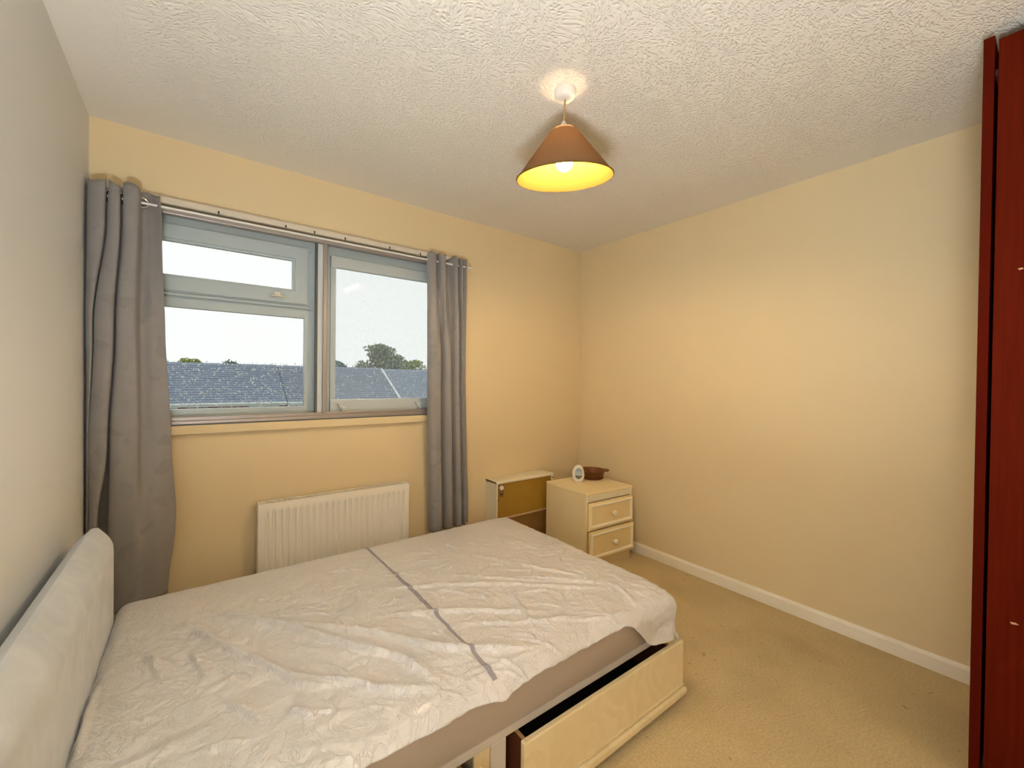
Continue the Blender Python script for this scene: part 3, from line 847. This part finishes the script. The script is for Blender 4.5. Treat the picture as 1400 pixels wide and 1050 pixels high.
for vx in (RX0-.012, RX1+.012):
    pb(MB().tube([(vx, 2.51, .0), (vx, 2.51, .13)], .0075, 10).lathe([(0, .10), (.016, .10), (.018, .115), (.018, .15), (.012, .165), (0, .165)], 16, (vx, 2.51, 0)), 'valve_pipe', M['radiator'], rad, True)

# ------------------------------------------------------------------ storage heater
HX0, HX1, HY0, HZ1 = 1.712, 2.262, 2.425, .572
ht = empty('storage_heater', ((HX0+HX1)/2, 2.49, 0)); tag(ht, 'cream storage heater with a brown front panel beside the bedside cabinet', 'heater')
cs = MB().box(HX0, HX0+.012, HY0, YB-.002, .02, HZ1, .004).box(HX1-.022, HX1, HY0, YB-.002, .02, HZ1, .004).box(HX0, HX1, HY0, YB-.002, HZ1-.022, HZ1, .006, 3).box(HX0+.01, HX1-.01, YB-.02, YB-.002, .02, HZ1-.01)
pb(cs, 'casing', M['heater_case'], ht)
gl = MB()
for i in range(14):
    gl.box(2.02+i*.011, 2.026+i*.011, 2.468, 2.530, HZ1-.0005, HZ1+.0035, .0008)
pb(gl, 'top_vent', M['heater_case'], ht)
fp = pb(MB().box(HX0+.012, HX1-.022, HY0+.008, HY0+.020, .305, HZ1-.022, .002), 'front_panel', M['heater_brown'], ht)
pb(MB().box(HX0+.012, HX1-.022, HY0+.002, HY0+.016, .292, .304, .002), 'trim_strip', M['heater_tan'], ht)
pb(MB().box(HX0+.012, HX1-.022, HY0+.026, HY0+.036, .045, .291, .002), 'lower_panel', M['heater_base'], ht)
pb(MB().box(HX0+.012, HX1-.012, HY0+.02, YB-.03, .02, .045), 'base_tray', M['rad_dark'], ht)
pb(MB().box(HX0+.022, HX0+.072, HY0+.0065, HY0+.0085, .452, .552, .001), 'control_plate', M['heater_base'], ht)
kn = MB().lathe([(0, 0), (.0165, 0), (.0165, .004), (.0145, .010), (.006, .011), (.005, .008), (0, .008)], 24)
kn.move(Matrix.Translation((HX0+.046, HY0+.0065, .522)) @ Matrix.Rotation(PI/2, 4, 'X'))
pb(kn, 'control_knob', M['egg_white'], ht, True)
pb(MB().box(HX0+.034, HX0+.056, HY0+.003, HY0+.0075, .470, .482, .001), 'switch', M['dark'], ht)
sc = MB().lathe([(0, 0), (.005, 0), (.004, .003), (0, .0035)], 12); sc.move(Matrix.Translation((HX0+.022, HY0+.0075, .432)) @ Matrix.Rotation(PI/2, 4, 'X'))
pb(sc, 'screw', M['dark'], ht, True)
sc = MB().lathe([(0, 0), (.006, 0), (.005, .003), (0, .0035)], 12); sc.move(Matrix.Translation((HX1-.010, HY0+.0005, .535)) @ Matrix.Rotation(PI/2, 4, 'X'))
pb(sc, 'screw', M['dark'], ht, True)

# ------------------------------------------------------------------ bedside cabinet (local frame: x across, y front (0) to back, origin at the front left foot)
cab = empty('bedside_cabinet', (2.120, 1.948, 0), math.radians(-3.0)); tag(cab, 'cream two-drawer bedside cabinet in the corner by the right wall', 'cabinet')
def cb(mb, name, mat_, parent=cab, smooth=False): return mb.build(name, mat_, parent, smooth)
CW, CD, CH = .465, .430, .53
c = MB().box(0, .018, .017, CD, 0, CH-.022, .0015).box(0, .018, .006, .017, .071, CH-.022).box(CW-.018, CW, .006, .018, .071, CH-.022).box(CW-.018, CW, .018, CD, 0, CH-.022, .0015).box(.018, CW-.018, CD-.012, CD, .06, CH-.022).box(.018, CW-.018, .01, CD-.012, .055, .07).box(.018, CW-.018, .01, CD-.012, .265, .275)
cb(c, 'carcass', M['cabinet'])
cb(MB().box(-.002, CW+.002, -.004, CD+.002, CH-.022, CH, .006, 3), 'top', M['cabinet'])
fr = MB().box(.004, CW-.004, -.002, .012, CH-.036, CH-.022, .003).box(.010, CW-.010, .000, .012, CH-.050, CH-.037, .004, 3).box(.014, CW-.014, .003, .012, CH-.064, CH-.050, .003)
cb(fr, 'frieze_moulding', M['cabinet_trim'])
cb(MB().box(-.001, CW-.012, .002, .016, 0, .070), 'plinth', M['cabinet_dark'])
def cab_drawer(z0, z1, y):
    x0, x1 = .012, CW-.004
    d = cb(MB().box(x0, x1, y, y+.016, z0, z1, .003), 'drawer', M['cabinet_panel'])
    b = MB(); w = .020
    ins = .014
    pr = [(0, 0), (0, .004), (.004, .009), (.011, .009), (.017, .004), (w, 0)]
    X0, X1, Z0, Z1 = x0+ins, x1-ins, z0+ins, z1-ins
    cor = [(X0, Z0, 1, 1), (X1, Z0, -1, 1), (X1, Z1, -1, -1), (X0, Z1, 1, -1)]
    rings = [[b.bm.verts.new((cx+sx*o_, y-h_, cz+sz*o_)) for (o_, h_) in pr] for (cx, cz, sx, sz) in cor]
    for i in range(4):
        A, B = rings[i], rings[(i+1) % 4]
        for k in range(len(pr)-1): b.bm.faces.new((A[k], A[k+1], B[k+1], B[k]))
    cb(b, 'frame_moulding', M['cabinet_trim'], d)
    kb = MB().lathe([(.007, 0), (.007, .007), (.011, .013), (.017, .020), (.018, .027), (.014, .033), (0, .035)], 20, cap0=True)
    kb.move(Matrix.Translation(((x0+x1)/2+.01, y, (z0+z1)/2)) @ Matrix.Rotation(PI/2, 4, 'X'))
    cb(kb, 'knob', M['cabinet_trim'], d, True)
    cb(MB().box(x0+.02, x1-.03, y+.016, y+.36, z0+.02, z1-.05), 'box', M['cabinet_dark'], d)
    return d
cab_drawer(.274, .462, -.012)
cab_drawer(.072, .268, -.024)

# things on the cabinet
egg = empty('egg_ornament', (2.318, 2.215, CH), math.radians(-38)); tag(egg, 'small white egg-shaped ornament with grey-blue face on the bedside cabinet', 'ornament')
def eggr(t):  # half width at height fraction t
    return .046*math.sqrt(max(0, 1-((t-.46)/(.54 if t > .46 else .46))**2))
b = MB(); prof = []
n = 22
for i in range(n+1):
    t = .06+.94*i/n
    prof.append((eggr(t), t*.142-.0085))
b.lathe(prof, 32, (0, 0, 0), 1, .42, cap0=True)
cb(b, 'shell', M['egg_white'], egg, 'all')
b = MB(); cz = .068
ring = []
def fdep(x, z):
    t = (z+.0085)/.142; R = eggr(min(max(t, .07), .99)); q = 1-(x/R)**2 if R > 0 else 0
    return -.42*R*math.sqrt(max(q, 0))-.0012
cen = b.bm.verts.new((0, fdep(0, cz), cz)); prev = [cen]*28
for kk in (.35, .7, 1.0):
    cur = []
    for j in range(28):
        a = 2*PI*j/28; xx = .029*kk*math.cos(a); zz = cz+.042*kk*math.sin(a)
        cur.append(b.bm.verts.new((xx, fdep(xx, zz), zz)))
    for j in range(28):
        j2 = (j+1) % 28
        if kk == .35: b.bm.faces.new((cen, cur[j], cur[j2]))
        else: b.bm.faces.new((prev[j], cur[j], cur[j2], prev[j2]))
    prev = cur
cb(b, 'face', M['egg_face'], egg, True)

bowl = empty('glass_dish', (2.500, 2.240, CH), math.radians(-36)); tag(bowl, 'amber brown glass casserole dish with lug handles behind the white egg', 'dish')
b = MB().lathe([(0, 0), (.072, 0), (.079, .004), (.082, .012), (.084, .026), (.087, .028), (.094, .048), (.098, .060), (.106, .066), (.107, .070), (.101, .071), (.094, .066), (.089, .048), (.080, .028), (.076, .012), (.066, .007), (0, .007)], 56)
cb(b, 'bowl', M['amber'], bowl, True)
for s in (1, -1):
    pts = [(s*.098, -.036, .064), (s*.116, -.030, .066), (s*.126, -.012, .067), (s*.126, .012, .067), (s*.116, .030, .066), (s*.098, .036, .064)]
    cb(MB().tube(pts, [.005, .006, .0065, .0065, .006, .005], 10), 'handle', M['amber'], bowl, True)
rib = MB()
for j in range(40):
    a = 2*PI*j/40
    rib.tube([(.0835*math.cos(a), .0835*math.sin(a), .005), (.0855*math.cos(a), .0855*math.sin(a), .026)], .0022, 6)
cb(rib, 'fluted_band', M['amber'], bowl, True)

# ------------------------------------------------------------------ pendant lamp
LX, LY = 1.143, 1.188
lamp = empty('pendant_lamp', (LX, LY, 2.42)); tag(lamp, 'lit pendant lamp with a terracotta cone shade under a white ceiling rose', 'lamp')
cb(MB().lathe([(.0, -.034), (.020, -.034), (.034, -.030), (.040, -.022), (.042, -.004), (.042, 0), (0, 0)], 36), 'ceiling_rose', M['white_plastic'], lamp, True)
vr = Vector((rt.x, rt.y, 0)).normalized(); vf = Vector((vr.y*-1, vr.x, 0))   # room directions the shade leans along
cb(MB().tube([(0, 0, -.034), tuple(Vector((0, 0, -.07))-vr*.002), tuple(Vector((0, 0, -.10))-vr*.0045), tuple(Vector((0, 0, -.135))-vr*.004)], .0034, 10), 'cord', M['cord'], lamp, True)
tilt = Matrix.Translation(Vector((0, 0, -.118))-vr*.004) @ Matrix.Rotation(math.radians(9.5), 4, vr) @ Matrix.Rotation(math.radians(-2.6), 4, vf)
ZT, ZB, RT, RB = -.028, -.206, .050, .190
outer = [(.030, ZT+.003), (.040, ZT+.001), (RT+.006, ZT-.010)] + [(RT+.008+(RB-RT-.008)*t, ZT-.014+(ZB-ZT+.014)*t) for t in np.linspace(0, 1, 10)]
sh = cb(MB().lathe(outer, 72).move(tilt), 'shade', M['shade'], lamp, 'all')
inner = [(r_-.0025, z_-.001) for r_, z_ in outer[2:]]
cb(MB().lathe(inner, 72).move(tilt), 'lining', M['lining'], sh, 'all')
rim = MB(); 
ring = [[rim.bm.verts.new(tilt @ Vector(((RB+.0022*math.cos(q))*math.cos(p_), (RB+.0022*math.cos(q))*math.sin(p_), ZB+.003*math.sin(q)))) for q in np.linspace(0, 2*PI, 8, endpoint=False)] for p_ in np.linspace(0, 2*PI, 72, endpoint=False)]
for a in range(72):
    for k in range(8): rim.bm.faces.new((ring[a][k], ring[(a+1) % 72][k], ring[(a+1) % 72][(k+1) % 8], ring[a][(k+1) % 8]))
cb(rim, 'rim_trim', M['lining'], sh, 'all')
for k in range(3):
    a = 2*PI*k/3
    cb(MB().tube([tilt @ Vector((.016*math.cos(a), .016*math.sin(a), -.036)), tilt @ Vector((.053*math.cos(a), .053*math.sin(a), -.040))], .0016, 6), 'spider_wire', M['steel'], sh, True)
cb(MB().lathe([(.004, .000), (.008, -.004), (.016, -.018), (.0268, -.022), (.0268, -.026), (.018, -.030), (.018, -.050), (.014, -.058), (.012, -.062)], 24, cap0=True, cap1=True).move(tilt), 'lamp_holder', M['white_plastic'], lamp, True)
BR = .031; bz = -.150
pr = [(.0125, -.062), (.0125, -.085), (.016, -.100), (.024, -.122)] + [(BR*math.cos(a), bz+BR*math.sin(a)) for a in np.linspace(.5, -PI/2+.001, 14)] + [(0, bz-BR)]
cb(MB().lathe(pr, 28).move(tilt), 'bulb', M['bulb'], lamp, 'all')

# ------------------------------------------------------------------ wardrobe against the right wall (front faces the bed)
WX0, WX1, WY1, WY0, WZ = 1.980, 2.600, .171, -1.02, 2.385
wd = empty('wardrobe', (2.29, -.42, 0)); tag(wd, 'tall dark mahogany wardrobe at the right edge of the room', 'wardrobe')
pb(MB().box(WX0, WX1, WY1-.024, WY1, 0, WZ, .0012), 'side_panel', M['mahogany_edge'], wd)
pb(MB().box(WX0, WX1, WY0, WY0+.024, 0, WZ, .0012), 'side_panel', M['mahogany_edge'], wd)
for wz in (2.272, .06): pb(MB().box(WX0+.03, WX1-.006, WY0+.024, WY1-.024, wz, wz+.018), 'shelf_panel', M['carcass'], wd)
pb(MB().box(WX1-.006, WX1, WY0+.024, WY1-.024, .06, 2.29), 'back_panel', M['carcass'], wd)
pb(MB().box(WX0+.02, WX0+.036, WY0+.024, WY1-.024, 0, .058), 'plinth', M['mahogany'], wd)
ym = (WY0+WY1)/2
for (y0, y1, hy) in ((ym+.002, WY1-.032, ym+.05), (WY0+.028, ym-.002, ym-.05)):
    d = pb(MB().box(WX0+.001, WX0+.019, y0, y1, .062, 2.368, .0015), 'door', M['mahogany'], wd)
    hd = MB().tube([(WX0+.002, hy, 1.02), (WX0-.026, hy, 1.02), (WX0-.030, hy, 1.03), (WX0-.030, hy, 1.15), (WX0-.026, hy, 1.16), (WX0+.002, hy, 1.16)], .005, 8)
    pb(hd, 'handle', M['steel'], d, True)
    if y0 > ym:
        for (zz, ln) in ((.576, .014), (1.648, .008)):
            pb(MB().prism([(.088-ln, zz-.001), (.088, zz-.004), (.092, zz+.001), (.088-ln*.5, zz+.003)], 'X', WX0+.0004, WX0+.0016), 'chip', M['chip'], d)

# ------------------------------------------------------------------ uplighter added unseen behind the viewer as ceiling fill light
ul = empty('fill_uplighter', (-0.17, -0.14, 0)); tag(ul, 'added fill uplighter by the left wall, unseen behind the viewer', 'lamp')
cb(MB().lathe([(0, 0), (.13, 0), (.13, .012), (.12, .02), (.02, .028), (0, .028)], 36), 'base', M['steel'], ul, True)
cb(MB().tube([(0, 0, .02), (0, 0, 0.580)], .011, 14), 'pole', M['steel'], ul, True)
cb(MB().lathe([(0, .56), (.08, .565), (.20, .60), (.275, .655), (.271, .655), (.196, .606), (.08, .575), (0, .57)], 48), 'bowl', M['white_plastic'], ul, True)
t = NT('fill_uplighter_glow'); e_ = t.node('ShaderNodeEmission'); e_.inputs[0].default_value = (*FILL_UP_COL, 1); e_.inputs[1].default_value = FILL_UP_W
t.l.new(e_.outputs[0], t.out.inputs['Surface'])
cb(MB().lathe([(0, .618), (.20, .618), (.205, .628), (.20, .638), (0, .642)], 40), 'diffuser', t.m, ul, 'all')

# ------------------------------------------------------------------ hall lamp added beyond the doorway as unseen fill light
hl = empty('hall_fill_lamp', (.7, YF-.7, H)); tag(hl, 'round white fill lamp added on the hall ceiling, unseen behind the viewer', 'lamp')
cb(MB().lathe([(0, 0), (.13, 0), (.13, -.02), (.12, -.022), (0, -.022)], 32), 'mount', M['white_plastic'], hl, True)
t = NT('hall_fill_opal'); e_ = t.node('ShaderNodeEmission'); e_.inputs[0].default_value = (1, .84, .64, 1); e_.inputs[1].default_value = FILL_HALL_W
t.l.new(e_.outputs[0], t.out.inputs['Surface'])
cb(MB().lathe([(.12, -.022), (.118, -.045), (.10, -.068), (.06, -.082), (0, -.086)], 32), 'opal_dome', t.m, hl, 'all')

# ------------------------------------------------------------------ outside: gardens, terrace of houses, trees
GZ = -5.0
o = struct(MB().box(-60, 90, 3.2, 90, GZ-.2, GZ), 'ground', M['lawn'], 'grass of the gardens outside')
def house(x0, x1, zoff, rmat, label, verge, wins):
    hs = empty('house', ((x0+x1)/2, 34, GZ)); tag(hs, label, 'house', None)
    ye, yr, ze, zr = 29.9, 34.0, -.245+zoff, 2.07+zoff
    w_ = MB().box(x0+.02, x1-.02, 30.25, 37.7, GZ, ze+.1)
    pb(w_, 'wall', M['brick'], hs)
    rf = MB(); nr = 17
    for k in range(nr):          # overlapping tile courses
        t0, t1 = k/nr, (k+1)/nr
        ya, yb_, za, zb_ = ye+(yr-ye)*t0, ye+(yr-ye)*t1, ze+(zr-ze)*t0, ze+(zr-ze)*t1
        rf.prism([(ya, za+.0), (ya-.02, za+.115), (yb_+.05, zb_+.045), (yb_+.05, zb_-.03)], 'X', x0, x1)
    rf.prism([(yr, zr-.1), (yr, zr+.03), (yr+4.0, ze+.05), (yr+4.0, ze-.05)], 'X', x0, x1)
    r_ = pb(rf, 'roof', rmat, hs)
    rd = MB()
    n_ = int((x1-x0)/.45)
    for k in range(n_):
        xa = x0+(x1-x0)*k/n_; xb_ = x0+(x1-x0)*(k+1)/n_-.02
        rd.prism([(yr-.16, zr-.03), (yr-.08, zr+.09), (yr, zr+.13), (yr+.08, zr+.09), (yr+.16, zr-.03)], 'X', xa, xb_)
    pb(rd, 'ridge_tiles', rmat, r_)
    pb(MB().box(x0, x1, 29.84, 29.95, ze-.20, ze+.02), 'fascia', M['fascia'], hs)
    g_ = MB().prism([(29.72, ze-.02), (29.73, ze-.09), (29.78, ze-.12), (29.83, ze-.09), (29.84, ze-.02)], 'X', x0, x1)
    pb(g_, 'gutter', M['fascia'], hs)
    if verge:
        vx = x0
        pb(MB().prism([(ye-.05, ze-.10), (ye-.05, ze+.13), (yr, zr+.16), (yr, zr-.05)], 'X', vx-.06, vx+.10), 'verge_board', M['fascia'], hs)
    for (a, b_) in wins:
        f_ = MB(); mitre(f_, a, b_, -1.75, -.47, .09, 30.14, 30.27); f_.box((a+b_)/2-.05, (a+b_)/2+.05, 30.15, 30.26, -1.66, -.56)
        fo = pb(f_, 'window', M['fascia'], hs)
        pb(MB().box(a+.06, b_-.06, 30.18, 30.24, -1.7, -.52), 'pane', M['house_pane'], fo)
    return hs
house(-14, 4.70, 0, M['roof_blue'], 'red brick house with blue-grey roof seen through the left pane', False, [(-9.5, -7.3), (-3.2, -.75), (2.7, 4.3)])
house(4.74, 12.15, -.03, M['roof_grey'], 'grey roofed terraced house seen behind the window mullion', False, [(5.4, 7.2), (9.2, 11.2)])
house(12.25, 34, -.10, M['roof_slate'], 'slate roofed end house with white verge in the right pane', True, [(14, 16.2), (19, 21)])

def tree(name, x, y, ztop, rx, ry, rz, lmat, label, seed, nleaf=2600, trunk=.16):
    rs = random.Random(seed)
    t_ = empty(name, (x, y, GZ)); tag(t_, label, 'tree' if name == 'tree' else 'bush')
    zc = ztop-rz
    tk = MB().tube([(x, y, GZ), (x+.1, y, GZ+(zc-GZ)*.6), (x, y, zc)], [trunk, trunk*.8, trunk*.5], 8)
    for k in range(7):
        a = rs.uniform(0, 2*PI); e_ = rs.uniform(.3, 1.2)
        q = Vector((x+rx*.75*math.cos(a)*math.cos(e_), y+ry*.75*math.sin(a)*math.cos(e_), zc+rz*.75*math.sin(e_)))
        tk.tube([(x, y, zc-rz*.5), ((x+q.x)/2, (y+q.y)/2, (zc+q.z)/2-.1), q], [trunk*.45, trunk*.3, trunk*.12], 6)
    pb(tk, 'trunk', M['bark'], t_, True)
    V, F = [], []
    blobs = [(Vector((rs.gauss(0, .42), rs.gauss(0, .42), rs.gauss(.05, .42))), rs.uniform(.3, .55)) for _ in range(16)]
    for k in range(nleaf):
        c0, rr = blobs[k % 16]
        while True:
            d = Vector((rs.uniform(-1, 1), rs.uniform(-1, 1), rs.uniform(-1, 1)))
            if d.length < 1: break
        p_ = c0+d*rr
        if p_.length > 1: p_ = p_.normalized()*rs.uniform(.8, 1.02)
        p_ = Vector((p_.x*rx, p_.y*ry, p_.z*rz)) + Vector((0, 0, zc-GZ))
        s_z = rs.uniform(.07, .16)*(1+rx*.15)
        a1 = Vector((rs.gauss(0, 1), rs.gauss(0, 1), rs.gauss(0, 1))).normalized(); a2 = a1.cross(Vector((rs.gauss(0, 1), rs.gauss(0, 1), rs.gauss(0, 1)))).normalized()
        i = len(V)
        V += [p_-a1*s_z, p_+a2*s_z*.55, p_+a1*s_z, p_-a2*s_z*.55]; F.append((i, i+1, i+2, i+3))
    me = bpy.data.meshes.new('foliage'); me.from_pydata([tuple(v) for v in V], [], F); me.materials.append(lmat)
    fo = bpy.data.objects.new('foliage', me); COL.objects.link(fo); fo.parent = t_; fo['kind'] = 'stuff'
    return t_
tree('tree', 15.5, 43, 4.9, 3.1, 2.6, 2.3, M['leaf_olive'], 'large olive tree rising behind the grey roofs in the right pane', 3, 5200, .3)
tree('tree', 21.4, 48.5, 3.6, 3.0, 1.6, 1.5, M['leaf_lime'], 'lime green hedge-like tree right of the large olive tree', 5, 3000)
tree('tree', 11.9, 48.5, 3.3, 1.9, 1.6, 1.5, M['leaf_blue'], 'blue-green tree just right of the window mullion', 6, 2000)
tree('tree', -.2, 45, 2.98, 1.0, 1.0, .9, M['leaf_lime'], 'small round yellow-green treetop behind the blue roof', 8, 1300)
tree('tree', 2.6, 44, 2.85, .75, .8, .8, M['leaf_blue'], 'dark little treetop over the middle of the blue roof ridge', 9, 1000)
tree('tree', -3.2, 46, 3.3, 1.8, 1.5, 1.3, M['leaf_lime'], 'yellow-green tree half hidden by the left curtain edge', 10, 1800)
